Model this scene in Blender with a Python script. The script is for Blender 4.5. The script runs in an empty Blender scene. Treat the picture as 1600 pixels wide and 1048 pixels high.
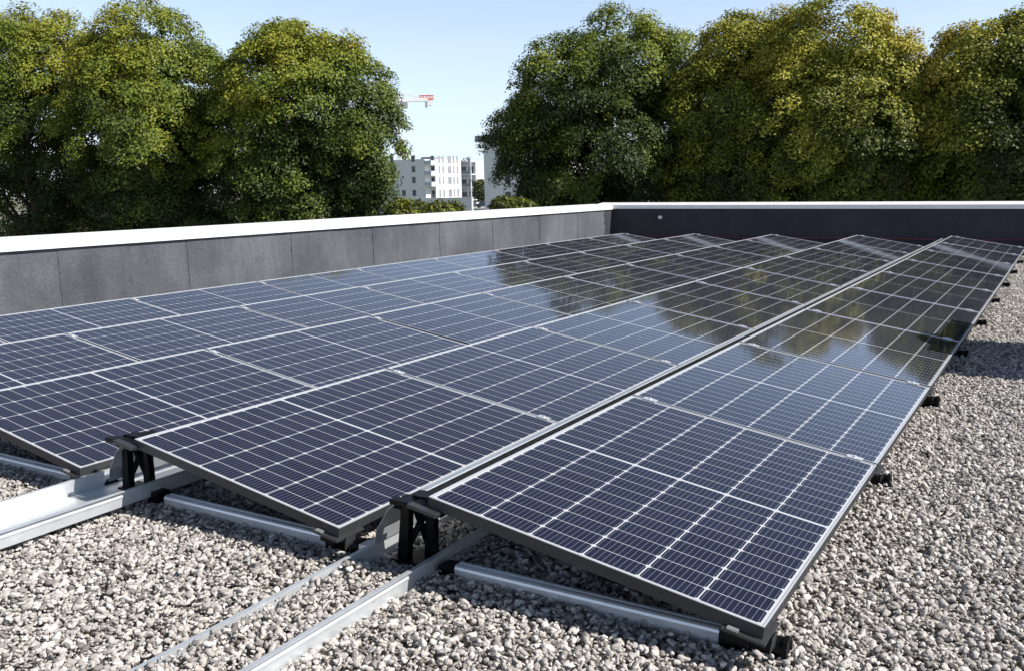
import bpy, bmesh, math, random
import numpy as np
from mathutils import Matrix, Vector, Euler

random.seed(7)
RNG = np.random.default_rng(11)
S = bpy.context.scene
COL = S.collection
R = math.radians

# ------------------------------------------------------------------ camera
CAM_LOC = Vector((1.6122, -2.1095, 1.2054))
CAM_ROT = Euler((1.40812, 0.02223, 0.54933), 'XYZ')
FPX = 1421.43                                   # focal length in photo pixels (1600 wide)
cd = bpy.data.cameras.new('camera')
cam = bpy.data.objects.new('camera', cd)
COL.objects.link(cam)
cam.location = CAM_LOC
cam.rotation_euler = CAM_ROT
cd.sensor_width = 36
cd.lens = FPX / 1600 * 36
cd.clip_start = 0.05
cd.clip_end = 5000
S.camera = cam
CM = CAM_ROT.to_matrix()

def at(px, py, D):
    """far point seen in direction (px,py), at horizontal distance D from the viewpoint"""
    d = CM @ Vector(((px - 800) / FPX, -(py - 524) / FPX, -1))
    return CAM_LOC + d * (D / math.hypot(d.x, d.y))

# ------------------------------------------------------------------ object helpers
def link(o, parent=None):
    COL.objects.link(o)
    if parent is not None:
        o.parent = parent
    return o

def tag(o, label=None, cat=None, group=None, kind=None):
    if label: o['label'] = label
    if cat: o['category'] = cat
    if group: o['group'] = group
    if kind: o['kind'] = kind
    return o

def empty(name, loc, label, cat, group=None, rot=(0, 0, 0)):
    o = bpy.data.objects.new(name, None)
    o.empty_display_size = 0.1
    o.location = loc
    o.rotation_euler = rot
    link(o)
    return tag(o, label, cat, group)

def obj(name, bm, mats, parent=None, smooth=None):
    me = bpy.data.meshes.new(name)
    bmesh.ops.recalc_face_normals(bm, faces=bm.faces[:])
    bm.to_mesh(me)
    bm.free()
    for m in (mats if isinstance(mats, (list, tuple)) else [mats]):
        me.materials.append(m)
    if smooth is not None:
        try:
            me.set_sharp_from_angle(angle=R(smooth))
        except Exception:
            pass
        for p in me.polygons:
            p.use_smooth = True
    return link(bpy.data.objects.new(name, me), parent)

def copy_tree(o, parent=None):
    c = o.copy()
    COL.objects.link(c)
    c.parent = parent
    for ch in list(o.children):
        copy_tree(ch, c)
    return c

def box(bm, x0, x1, y0, y1, z0, z1, bevel=0.0, mat=0, M=None):
    r = bmesh.ops.create_cube(bm, size=1.0)
    vs = r['verts']
    for v in vs:
        v.co = Vector(((x0 + x1) / 2 + v.co.x * (x1 - x0), (y0 + y1) / 2 + v.co.y * (y1 - y0), (z0 + z1) / 2 + v.co.z * (z1 - z0)))
    fs = set(f for v in vs for f in v.link_faces)
    if bevel > 0:
        es = list(set(e for v in vs for e in v.link_edges))
        rb = bmesh.ops.bevel(bm, geom=es, offset=bevel, segments=2, affect='EDGES', profile=0.6)
        vs = list(set(v for f in rb['faces'] for v in f.verts) | set(v for v in vs if v.is_valid))
        fs = set(f for v in vs for f in v.link_faces)
    for f in fs:
        f.material_index = mat
    if M is not None:
        bmesh.ops.transform(bm, matrix=M, verts=[v for v in vs if v.is_valid])
    return vs

def prism(bm, prof, a, b, axis='Y', closed=True, mat=0):
    """extrude a 2D profile [(u,z)...] from a to b along Y (u=x) or X (u=y)"""
    def P(u, z, t):
        return (u, t, z) if axis == 'Y' else (t, u, z)
    A = [bm.verts.new(P(u, z, a)) for u, z in prof]
    B = [bm.verts.new(P(u, z, b)) for u, z in prof]
    n = len(prof)
    fs = []
    for i in range(n if closed else n - 1):
        j = (i + 1) % n
        fs.append(bm.faces.new((A[i], A[j], B[j], B[i])))
    if closed:
        fs.append(bm.faces.new(A[::-1]))
        fs.append(bm.faces.new(B))
    for f in fs:
        f.material_index = mat
    return fs

def sheet(bm, prof, a, b, t, axis='Y'):
    """bent sheet of thickness t following an open profile"""
    n = len(prof)
    nor = []
    for i in range(n):
        p0 = prof[max(i - 1, 0)]
        p1 = prof[min(i + 1, n - 1)]
        dx, dz = p1[0] - p0[0], p1[1] - p0[1]
        l = math.hypot(dx, dz)
        nor.append((dz / l, -dx / l))
    other = [(prof[i][0] + nor[i][0] * t, prof[i][1] + nor[i][1] * t) for i in range(n)]
    prism(bm, list(prof) + other[::-1], a, b, axis)

def tube(bm, pts, rad, seg=8, cap=True):
    pts = [Vector(p) for p in pts]
    rad = rad if isinstance(rad, (list, tuple)) else [rad] * len(pts)
    rings = []
    up = Vector((0, 0, 1))
    for i, p in enumerate(pts):
        d = (pts[min(i + 1, len(pts) - 1)] - pts[max(i - 1, 0)]).normalized()
        a = d.cross(up)
        if a.length < 1e-3:
            a = d.cross(Vector((1, 0, 0)))
        a.normalize()
        b = d.cross(a).normalized()
        rings.append([bm.verts.new(p + (a * math.cos(2 * math.pi * k / seg) + b * math.sin(2 * math.pi * k / seg)) * rad[i]) for k in range(seg)])
    for i in range(len(rings) - 1):
        for k in range(seg):
            bm.faces.new((rings[i][k], rings[i][(k + 1) % seg], rings[i + 1][(k + 1) % seg], rings[i + 1][k]))
    if cap:
        bm.faces.new(rings[0][::-1])
        bm.faces.new(rings[-1])

# ------------------------------------------------------------------ material helpers
def new_mat(name):
    m = bpy.data.materials.new(name)
    m.use_nodes = True
    nt = m.node_tree
    nt.nodes.clear()
    out = nt.nodes.new('ShaderNodeOutputMaterial')
    b = nt.nodes.new('ShaderNodeBsdfPrincipled')
    nt.links.new(b.outputs[0], out.inputs[0])
    return m, nt, b, out

class G:
    """small wrapper for writing node maths"""
    def __init__(s, nt): s.nt = nt
    def n(s, t, **kw):
        nd = s.nt.nodes.new(t)
        for k, v in kw.items(): setattr(nd, k, v)
        return nd
    def l(s, a, b): s.nt.links.new(a, b)
    def m(s, op, a, b=None, c=None, clamp=False):
        nd = s.nt.nodes.new('ShaderNodeMath'); nd.operation = op; nd.use_clamp = clamp
        for i, v in enumerate((a, b, c)):
            if v is None: continue
            if isinstance(v, (int, float)): nd.inputs[i].default_value = v
            else: s.l(v, nd.inputs[i])
        return nd.outputs[0]
    def noise(s, vec, scale, detail=3, rough=0.55, dist=0.0):
        nd = s.n('ShaderNodeTexNoise')
        nd.inputs['Scale'].default_value = scale
        nd.inputs['Detail'].default_value = detail
        nd.inputs['Roughness'].default_value = rough
        nd.inputs['Distortion'].default_value = dist
        if vec is not None: s.l(vec, nd.inputs['Vector'])
        return nd.outputs[0]
    def ramp(s, fac, stops):
        nd = s.n('ShaderNodeValToRGB')
        el = nd.color_ramp.elements
        el[0].position, el[0].color = stops[0][0], (*stops[0][1], 1)
        el[1].position, el[1].color = stops[-1][0], (*stops[-1][1], 1)
        for p, c in stops[1:-1]:
            e = el.new(p); e.color = (*c, 1)
        s.l(fac, nd.inputs[0])
        return nd.outputs[0]
    def mix(s, f, a, b):
        nd = s.n('ShaderNodeMix', data_type='RGBA')
        for sock, v in ((nd.inputs[0], f), (nd.inputs[6], a), (nd.inputs[7], b)):
            if isinstance(v, (int, float)): sock.default_value = v
            elif isinstance(v, tuple): sock.default_value = (*v, 1)
            else: s.l(v, sock)
        return nd.outputs[2]
    def bump(s, h, strength, dist):
        nd = s.n('ShaderNodeBump')
        nd.inputs['Strength'].default_value = strength
        nd.inputs['Distance'].default_value = dist
        s.l(h, nd.inputs['Height'])
        return nd.outputs[0]

def simple(name, col, rough=0.5, metal=0.0, var=0.12, scale=8.0, bump=0.0, spec=0.5):
    m, nt, b, _ = new_mat(name)
    g = G(nt)
    tc = g.n('ShaderNodeTexCoord')
    f = g.noise(tc.outputs['Object'], scale, 5)
    c0 = tuple(max(0, x * (1 - var)) for x in col)
    c1 = tuple(min(1, x * (1 + var)) for x in col)
    g.l(g.ramp(f, [(0.3, c0), (0.7, c1)]), b.inputs['Base Color'])
    r = g.m('MULTIPLY_ADD', f, 0.25 * rough, rough * 0.875)
    g.l(r, b.inputs['Roughness'])
    b.inputs['Metallic'].default_value = metal
    b.inputs['Specular IOR Level'].default_value = spec
    if bump:
        g.l(g.bump(g.noise(tc.outputs['Object'], scale * 12, 4), bump, 0.01), b.inputs['Normal'])
    return m

M_alu = simple('aluminium', (0.88, 0.89, 0.91), 0.40, 0.6, 0.05, 22, 0.05)
M_galv = simple('galvanised_sheet', (0.72, 0.75, 0.77), 0.42, 0.6, 0.07, 14, 0.04)
M_defl = simple('deflector_sheet', (0.52, 0.555, 0.58), 0.42, 0.6, 0.06, 14, 0.04)
M_lip = simple('frame_lip', (0.72, 0.73, 0.75), 0.38, 0.55, 0.05, 12)
M_side_shaded = simple('frame_side_shaded', (0.042, 0.043, 0.046), 0.5, 0.15, 0.08, 10, 0, 0.3)  # sides of the silver frame, their shade put into the dark colour
M_black = simple('black_plastic', (0.0045, 0.0045, 0.005), 0.42, 0.0, 0.25, 30, 0.1, 0.16)
M_grip = simple('grey_plastic', (0.034, 0.035, 0.037), 0.34, 0.0, 0.15, 30, 0.1, 0.4)
M_clip = simple('clip_metal', (0.42, 0.42, 0.43), 0.4, 0.6, 0.1, 30)
M_coping = simple('coping_paint', (0.78, 0.785, 0.79), 0.42, 0.0, 0.05, 3, 0.02)
M_render_w = simple('white_render', (0.74, 0.74, 0.73), 0.85, 0, 0.05, 0.4)
M_render_g = simple('grey_render', (0.50, 0.52, 0.55), 0.85, 0, 0.06, 0.3)
M_render_y = simple('cream_render', (0.66, 0.60, 0.48), 0.85, 0, 0.06, 0.3)
M_dark = simple('dark_window', (0.05, 0.06, 0.075), 0.15, 0, 0.3, 0.6)
M_shutter = simple('shutter_grey', (0.26, 0.27, 0.28), 0.5, 0, 0.1, 0.6)
M_conc = simple('concrete', (0.40, 0.385, 0.36), 0.9, 0, 0.12, 0.5, 0.2)
M_roofgrey = simple('roof_grey', (0.27, 0.28, 0.31), 0.8, 0, 0.1, 1)
M_craneW = simple('crane_white', (0.78, 0.78, 0.77), 0.5, 0, 0.04, 1)
M_craneR = simple('crane_red', (0.66, 0.24, 0.19), 0.5, 0, 0.06, 1)
M_craneG = simple('crane_grey', (0.3, 0.31, 0.33), 0.6, 0, 0.1, 1)
M_carpaint = simple('car_paint', (0.045, 0.055, 0.085), 0.25, 0.2, 0.1, 2)
M_rubber = simple('rubber', (0.02, 0.02, 0.02), 0.8, 0, 0.2, 10)
M_lampmetal = simple('lamp_metal', (0.62, 0.63, 0.64), 0.45, 0.3, 0.05, 2)
M_white_plastic = simple('white_plastic', (0.78, 0.78, 0.76), 0.4, 0, 0.04, 10)
M_cable = simple('cable_red', (0.15, 0.03, 0.045), 0.6, 0, 0.15, 4)
M_bark = simple('bark', (0.085, 0.068, 0.05), 0.9, 0, 0.35, 5, 0.6)
M_tile = simple('roof_tile', (0.30, 0.15, 0.10), 0.85, 0, 0.2, 1)

# --- solar cells: object space, x across the slope (0..PW), y along the row (0..PL)
PW, PL = 1.04, 1.499
def cells_material():
    m, nt, b, _ = new_mat('solar_cells')
    g = G(nt)
    tc = g.n('ShaderNodeTexCoord')
    sp = g.n('ShaderNodeSeparateXYZ')
    g.l(tc.outputs['Object'], sp.inputs[0])
    x, y = sp.outputs[0], sp.outputs[1]
    mx, my, midgap = 0.0142, 0.0142, 0.0105
    px = (PW - 2 * mx) / 6
    half = (PL - 2 * my - midgap) / 2
    py = half / 10
    xs = g.m('SUBTRACT', x, mx)
    ux = g.m('FRACT', g.m('DIVIDE', xs, px))
    in_x = g.m('MULTIPLY', g.m('GREATER_THAN', x, mx), g.m('LESS_THAN', x, PW - mx))
    ya = g.m('ABSOLUTE', g.m('SUBTRACT', y, PL / 2))          # distance from the middle line
    ys = g.m('SUBTRACT', ya, midgap / 2)
    uy = g.m('FRACT', g.m('DIVIDE', ys, py))
    in_y = g.m('MULTIPLY', g.m('GREATER_THAN', ys, 0.0), g.m('LESS_THAN', ys, half))
    dx = g.m('MULTIPLY', g.m('SUBTRACT', 0.5, g.m('ABSOLUTE', g.m('SUBTRACT', ux, 0.5))), px)   # distance to the column line
    dy = g.m('MULTIPLY', g.m('SUBTRACT', 0.5, g.m('ABSOLUTE', g.m('SUBTRACT', uy, 0.5))), py)
    cx = g.m('GREATER_THAN', dx, 0.0021)
    cy = g.m('GREATER_THAN', dy, 0.0012)
    ch = g.m('GREATER_THAN', g.m('ADD', dx, dy), 0.0105)       # clipped cell corners
    cell = g.m('MULTIPLY', g.m('MULTIPLY', in_x, in_y), g.m('MULTIPLY', g.m('MULTIPLY', cx, cy), ch))
    # busbars
    ub = g.m('FRACT', g.m('ADD', g.m('MULTIPLY', ux, 10.0), 0.0))
    db = g.m('MULTIPLY', g.m('ABSOLUTE', g.m('SUBTRACT', ub, 0.5)), px / 10)
    bus = g.m('MULTIPLY', g.m('LESS_THAN', db, 0.00065), cell)
    oi = g.n('ShaderNodeObjectInfo')
    # tone differs a little from one cell to the next
    cid = g.n('ShaderNodeCombineXYZ')
    g.l(g.m('FLOOR', g.m('DIVIDE', xs, px)), cid.inputs[0])
    g.l(g.m('FLOOR', g.m('DIVIDE', y, py)), cid.inputs[1])
    g.l(g.m('MULTIPLY', oi.outputs['Random'], 50.0), cid.inputs[2])
    wn = g.n('ShaderNodeTexWhiteNoise')
    g.l(cid.outputs[0], wn.inputs[0])
    cc = g.mix(wn.outputs[0], (0.0048, 0.0064, 0.0205), (0.0074, 0.0092, 0.0275))
    cc = g.mix(bus, cc, (0.16, 0.17, 0.21))
    back = g.mix(g.noise(tc.outputs['Object'], 3.0), (0.43, 0.44, 0.47), (0.52, 0.53, 0.55))
    base = g.mix(cell, back, cc)
    dust = g.m('MULTIPLY', g.noise(tc.outputs['Object'], 6.0, 6, 0.65), 0.022)
    base = g.mix(dust, base, (0.45, 0.42, 0.38))
    g.l(base, b.inputs['Base Color'])
    g.l(g.m('MULTIPLY_ADD', g.noise(tc.outputs['Object'], 2.5, 4), 0.04, 0.028), b.inputs['Roughness'])
    b.inputs['IOR'].default_value = 1.47
    sc = g.n('ShaderNodeSeparateColor')
    g.l(oi.outputs['Color'], sc.inputs[0])
    g.l(sc.outputs[0], b.inputs['Specular IOR Level'])          # anti-glare coating differs per module
    g.l(g.bump(g.noise(tc.outputs['Object'], 1.3, 1), 0.03, 0.010), b.inputs['Normal'])
    return m
M_cells = cells_material()

def membrane_material(name, stops):
    m, nt, b, _ = new_mat(name)
    g = G(nt)
    tc = g.n('ShaderNodeTexCoord')
    o = tc.outputs['Object']
    big = g.noise(o, 1.1, 5, 0.6)
    mp = g.n('ShaderNodeMapping')
    mp.inputs['Scale'].default_value = (6.0, 6.0, 0.6)
    g.l(o, mp.inputs[0])
    streak = g.noise(mp.outputs[0], 1.0, 4, 0.6)
    fine = g.noise(o, 42.0, 6, 0.8)
    f = g.m('ADD', g.m('MULTIPLY', big, 0.45), g.m('ADD', g.m('MULTIPLY', streak, 0.14), g.m('MULTIPLY', fine, 0.41)))
    g.l(g.ramp(f, stops), b.inputs['Base Color'])
    b.inputs['Roughness'].default_value = 0.88
    b.inputs['Specular IOR Level'].default_value = 0.25
    g.l(g.bump(g.m('ADD', fine, g.m('MULTIPLY', g.noise(o, 14.0, 4), 1.2)), 0.5, 0.006), b.inputs['Normal'])
    return m
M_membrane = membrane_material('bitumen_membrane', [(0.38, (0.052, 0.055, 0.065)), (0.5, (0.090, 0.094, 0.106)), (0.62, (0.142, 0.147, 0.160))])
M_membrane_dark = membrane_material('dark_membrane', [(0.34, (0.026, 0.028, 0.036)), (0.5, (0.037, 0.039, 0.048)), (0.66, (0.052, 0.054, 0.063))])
M_seam = simple('seam_bitumen', (0.045, 0.047, 0.054), 0.75, 0, 0.3, 20)

def gravel_material(instanced):
    m, nt, b, _ = new_mat('gravel_stone' if instanced else 'gravel_bed')
    g = G(nt)
    tc = g.n('ShaderNodeTexCoord')
    o = tc.outputs['Object']
    if instanced:
        oi = g.n('ShaderNodeObjectInfo')
        r = oi.outputs['Random']
        col = g.ramp(r, [(0.0, (0.095, 0.087, 0.082)), (0.12, (0.195, 0.180, 0.168)), (0.30, (0.360, 0.334, 0.312)), (0.55, (0.475, 0.443, 0.413)), (0.72, (0.42, 0.398, 0.378)), (0.88, (0.575, 0.542, 0.508)), (1.0, (0.73, 0.697, 0.66))])
        ge = g.n('ShaderNodeNewGeometry')
        nz = g.noise(ge.outputs['Position'], 90.0, 4, 0.65)
        col = g.mix(g.m('MULTIPLY', g.m('SUBTRACT', nz, 0.35, clamp=True), 0.8), col, (0.36, 0.32, 0.28))
        g.l(g.bump(g.noise(ge.outputs['Position'], 260.0, 3), 0.35, 0.003), b.inputs['Normal'])
    else:
        vo = g.n('ShaderNodeTexVoronoi')
        vo.inputs['Scale'].default_value = 42.0
        g.l(o, vo.inputs['Vector'])
        se = g.n('ShaderNodeSeparateColor')
        g.l(vo.outputs['Color'], se.inputs[0])
        col = g.ramp(se.outputs[0], [(0.0, (0.10, 0.09, 0.08)), (0.5, (0.30, 0.27, 0.24)), (1.0, (0.50, 0.47, 0.43))])
        h = g.m('SUBTRACT', 1.0, vo.outputs['Distance'])
        g.l(g.bump(h, 1.0, 0.02), b.inputs['Normal'])
    g.l(col, b.inputs['Base Color'])
    b.inputs['Roughness'].default_value = 0.85
    b.inputs['Specular IOR Level'].default_value = 0.3
    return m
M_stone = gravel_material(True)
M_bed = gravel_material(False)

def leaf_material(name, stops, transl=0.18):
    m, nt, b, out = new_mat(name)
    g = G(nt)
    at_ = g.n('ShaderNodeAttribute', attribute_name='tint')
    col = g.ramp(at_.outputs['Fac'], stops)
    g.l(col, b.inputs['Base Color'])
    b.inputs['Roughness'].default_value = 0.55
    b.inputs['Specular IOR Level'].default_value = 0.3
    tr = g.n('ShaderNodeBsdfTranslucent')
    g.l(g.mix(0.6, col, (0.20, 0.26, 0.03)), tr.inputs[0])
    mx = g.n('ShaderNodeMixShader')
    mx.inputs[0].default_value = transl
    g.l(b.outputs[0], mx.inputs[1]); g.l(tr.outputs[0], mx.inputs[2])
    g.l(mx.outputs[0], out.inputs[0])
    return m
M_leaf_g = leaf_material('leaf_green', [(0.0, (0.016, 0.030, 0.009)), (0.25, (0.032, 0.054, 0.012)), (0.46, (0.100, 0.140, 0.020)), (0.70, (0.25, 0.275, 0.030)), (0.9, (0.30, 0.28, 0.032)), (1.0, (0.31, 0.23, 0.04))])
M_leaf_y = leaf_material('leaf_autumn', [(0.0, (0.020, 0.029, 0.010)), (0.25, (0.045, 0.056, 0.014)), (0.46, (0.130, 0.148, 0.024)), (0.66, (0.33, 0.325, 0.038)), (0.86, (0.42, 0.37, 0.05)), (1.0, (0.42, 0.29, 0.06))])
M_leaf_far = leaf_material('leaf_far', [(0.0, (0.03, 0.045, 0.02)), (0.6, (0.07, 0.085, 0.035)), (1.0, (0.12, 0.12, 0.05))], 0.2)

def ground_material():
    m, nt, b, _ = new_mat('ground')
    g = G(nt)
    tc = g.n('ShaderNodeTexCoord')
    f = g.noise(tc.outputs['Object'], 0.02, 6, 0.6)
    f2 = g.noise(tc.outputs['Object'], 1.5, 4)
    c = g.ramp(f, [(0.38, (0.07, 0.085, 0.035)), (0.5, (0.13, 0.125, 0.075)), (0.62, (0.30, 0.28, 0.25))])
    g.l(g.mix(g.m('MULTIPLY', f2, 0.3), c, (0.10, 0.11, 0.06)), b.inputs['Base Color'])
    b.inputs['Roughness'].default_value = 0.95
    return m
M_ground = ground_material()

# ------------------------------------------------------------------ setting: ground and roof
GZ = -6.3
bm = bmesh.new()
v = [bm.verts.new(p) for p in ((-3000, -1500, GZ), (2500, -1500, GZ), (2500, 3000, GZ), (-3000, 3000, GZ))]
bm.faces.new(v)
tag(obj('ground', bm, M_ground), kind='structure')

WX, WY = -6.7, 15.5                             # inner faces of the parapets
XR, YF = 9.0, -7.0                              # roof edges out of view
bm = bmesh.new()
box(bm, WX, XR, YF, WY, -0.35, -0.022)
tag(obj('roof', bm, M_bed), kind='structure')
bm = bmesh.new()
box(bm, WX - 0.40, XR + 0.0, YF, WY + 0.40, GZ, -0.352)
tag(obj('building', bm, M_render_g), 'grey rendered building below the gravel roof', 'building')

# parapet walls: a core, membrane strips lapped over each other, a folded white coping
def parapet(name, label, along, u_face, out, t0, t1, zb, group):
    """along: 'Y' or 'X'; u_face inner face coordinate; out: outward direction sign; zb(t) underside of the coping"""
    root = empty(name, (0, 0, 0), label, 'parapet wall', group)
    def quad_box(bm, u0, u1, ta, tb, z0, z1, mat=0):
        def P(u, t, z): return (u, t, z) if along == 'Y' else (t, u, z)
        vs = [bm.verts.new(P(u, t, z)) for t in (ta, tb) for u, z in ((u0, z0(t, 0)), (u1, z0(t, 1)), (u1, z1(t, 1)), (u0, z1(t, 0)))]
        for q in ((0, 1, 2, 3), (7, 6, 5, 4), (0, 4, 5, 1), (1, 5, 6, 2), (2, 6, 7, 3), (3, 7, 4, 0)):
            bm.faces.new([vs[i] for i in q]).material_index = mat
    bm = bmesh.new()
    quad_box(bm, u_face + out * 0.012, u_face + out * 0.40, t0, t1, lambda t, k: -0.351, lambda t, k: zb(t) - 0.001)
    obj('wall', bm, M_conc, root)
    rr = random.Random(5 if along == 'Y' else 9)
    laps = [t0]
    while laps[-1] < t1 - 0.05:
        laps.append(min(laps[-1] + rr.choice((0.74, 0.77, 0.79, 0.81)), t1))
    bm = bmesh.new()
    for i in range(len(laps) - 1):
        th = 0.0015 + 0.0045 * (i % 2)
        quad_box(bm, u_face - out * th, u_face + out * 0.011, laps[i] + 0.001, laps[i + 1] - 0.001, lambda t, k: -0.05, lambda t, k: zb(t) - 0.004)
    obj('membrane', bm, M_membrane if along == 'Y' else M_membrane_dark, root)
    # soft bitumen bead pressed out along each lap
    bm = bmesh.new()
    for t in laps[1:-1]:
        pts = []
        for q in range(9):
            z = -0.02 + zb(t) * q / 8.0
            tt = t + rr.uniform(-0.006, 0.006)
            pts.append((u_face - out * 0.0035, tt, z) if along == 'Y' else (tt, u_face - out * 0.0035, z))
        tube(bm, pts, [0.0036 * rr.uniform(0.3, 1.2) for _ in pts], 5)
    obj('seam', bm, M_seam, root)
    bm = bmesh.new()
    tt = t0
    while tt < t1 - 0.02:
        te = min(tt + 3.0, t1)
        def cz0(t, k): return zb(t) + 0.001
        quad_box(bm, u_face - out * 0.038, u_face + out * 0.44, tt + 0.0015, te - 0.0015, lambda t, k: zb(t) + 0.001, lambda t, k: zb(t) + 0.075 + (0.042 if k else 0))
        tt = te
    obj('coping', bm, M_coping, root)
    return root

left_wall = parapet('parapet_wall', 'long lit grey membrane parapet with white coping along the left side', 'Y', WX, -1, YF, WY - 0.001, lambda t: 0.667 + (WY - t) * 0.0036, 'parapets around the roof')
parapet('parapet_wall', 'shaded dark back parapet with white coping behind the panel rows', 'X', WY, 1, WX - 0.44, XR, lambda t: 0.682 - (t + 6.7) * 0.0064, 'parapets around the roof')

bm = bmesh.new()
rr = random.Random(4)
edge = [(WX + 0.0085, WY - 0.36 + rr.uniform(-0.035, 0.035) - 0.05 * (k % 3 == 0), -0.03 + 0.695 * k / 14) for k in range(15)]
A = [bm.verts.new(p) for p in edge]
B = [bm.verts.new((WX + 0.0085, WY - 0.008, p[2])) for p in edge]
A2 = [bm.verts.new((WX + 0.006, p[1], p[2])) for p in edge]
for k in range(14):
    bm.faces.new((A[k], A[k + 1], B[k + 1], B[k]))
    bm.faces.new((A2[k], A2[k + 1], A[k + 1], A[k]))
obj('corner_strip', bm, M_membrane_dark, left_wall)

# ------------------------------------------------------------------ gravel (countless stones: one object)
def gravel_tree():
    ng = bpy.data.node_groups.new('gravel_scatter', 'GeometryNodeTree')
    ng.interface.new_socket('Geometry', in_out='INPUT', socket_type='NodeSocketGeometry')
    ng.interface.new_socket('Geometry', in_out='OUTPUT', socket_type='NodeSocketGeometry')
    N = ng.nodes.new
    L = ng.links.new
    gi, go = N('NodeGroupInput'), N('NodeGroupOutput')
    dp = N('GeometryNodeDistributePointsOnFaces')
    dp.distribute_method = 'RANDOM'
    da = N('GeometryNodeInputNamedAttribute')
    da.data_type = 'FLOAT'
    da.inputs['Name'].default_value = 'dens'
    L(da.outputs[0], dp.inputs['Density'])
    dp.inputs['Seed'].default_value = 3
    L(gi.outputs[0], dp.inputs['Mesh'])
    sp = N('GeometryNodeSetPosition')
    rv = N('FunctionNodeRandomValue'); rv.data_type = 'FLOAT_VECTOR'
    rv.inputs[0].default_value = (0, 0, -0.014); rv.inputs[1].default_value = (0, 0, 0.006)
    L(dp.outputs['Points'], sp.inputs['Geometry']); L(rv.outputs[0], sp.inputs['Offset'])
    jg = N('GeometryNodeJoinGeometry')
    for k in range(9):
        ic = N('GeometryNodeMeshIcoSphere')
        ic.inputs['Radius'].default_value = 0.0075
        ic.inputs['Subdivisions'].default_value = 3
        pos = N('GeometryNodeInputPosition')
        ad = N('ShaderNodeVectorMath'); ad.operation = 'ADD'; ad.inputs[1].default_value = (k * 3.1, k * 1.7, k * 0.9)
        L(pos.outputs[0], ad.inputs[0])
        nz = N('ShaderNodeTexVoronoi'); nz.feature = 'SMOOTH_F1'
        nz.inputs['Scale'].default_value = 95.0
        nz.inputs['Smoothness'].default_value = 0.25
        L(ad.outputs[0], nz.inputs['Vector'])
        n2 = N('ShaderNodeTexNoise'); n2.inputs['Scale'].default_value = 85.0; n2.inputs['Detail'].default_value = 2.0
        L(ad.outputs[0], n2.inputs['Vector'])
        ma = N('ShaderNodeMath'); ma.operation = 'MULTIPLY_ADD'; ma.inputs[1].default_value = 1.25; ma.inputs[2].default_value = 0.38
        L(n2.outputs[0], ma.inputs[0])
        mb = N('ShaderNodeMath'); mb.operation = 'MULTIPLY_ADD'; mb.inputs[1].default_value = -0.45
        L(nz.outputs['Distance'], mb.inputs[0]); L(ma.outputs[0], mb.inputs[2])
        sc = N('ShaderNodeVectorMath'); sc.operation = 'SCALE'
        L(pos.outputs[0], sc.inputs[0]); L(mb.outputs[0], sc.inputs['Scale'])
        sx = N('ShaderNodeVectorMath'); sx.operation = 'MULTIPLY'
        rk = random.Random(k + 40)
        sx.inputs[1].default_value = (rk.uniform(1.15, 1.75), rk.uniform(0.85, 1.25), rk.uniform(0.62, 0.95))
        L(sc.outputs[0], sx.inputs[0])
        st = N('GeometryNodeSetPosition')
        L(ic.outputs['Mesh'], st.inputs['Geometry']); L(sx.outputs[0], st.inputs['Position'])
        sm = N('GeometryNodeSetMaterial'); sm.inputs['Material'].default_value = M_stone
        L(st.outputs[0], sm.inputs['Geometry'])
        ss = N('GeometryNodeSetShadeSmooth'); L(sm.outputs[0], ss.inputs['Geometry'])
        gt = N('GeometryNodeGeometryToInstance'); L(ss.outputs[0], gt.inputs[0])
        L(gt.outputs[0], jg.inputs[0])
    ip = N('GeometryNodeInstanceOnPoints')
    L(sp.outputs[0], ip.inputs['Points']); L(jg.outputs[0], ip.inputs['Instance'])
    ip.inputs['Pick Instance'].default_value = True
    ri = N('FunctionNodeRandomValue'); ri.data_type = 'INT'
    ri.inputs[4].default_value = 0; ri.inputs[5].default_value = 8; ri.inputs['Seed'].default_value = 5
    L(ri.outputs[2], ip.inputs['Instance Index'])
    rr = N('FunctionNodeRandomValue'); rr.data_type = 'FLOAT_VECTOR'
    rr.inputs[0].default_value = (-0.7, -0.7, 0); rr.inputs[1].default_value = (0.7, 0.7, 6.283); rr.inputs['Seed'].default_value = 8
    L(rr.outputs[0], ip.inputs['Rotation'])
    rs = N('FunctionNodeRandomValue'); rs.data_type = 'FLOAT'
    rs.inputs[2].default_value = 0.0; rs.inputs[3].default_value = 1.0; rs.inputs['Seed'].default_value = 12
    pw = N('ShaderNodeMath'); pw.operation = 'POWER'; pw.inputs[1].default_value = 2.6
    L(rs.outputs[1], pw.inputs[0])
    mm = N('ShaderNodeMath'); mm.operation = 'MULTIPLY_ADD'; mm.inputs[1].default_value = 1.25; mm.inputs[2].default_value = 0.60
    L(pw.outputs[0], mm.inputs[0])
    L(mm.outputs[0], ip.inputs['Scale'])
    L(ip.outputs[0], go.inputs[0])
    return ng

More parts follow.
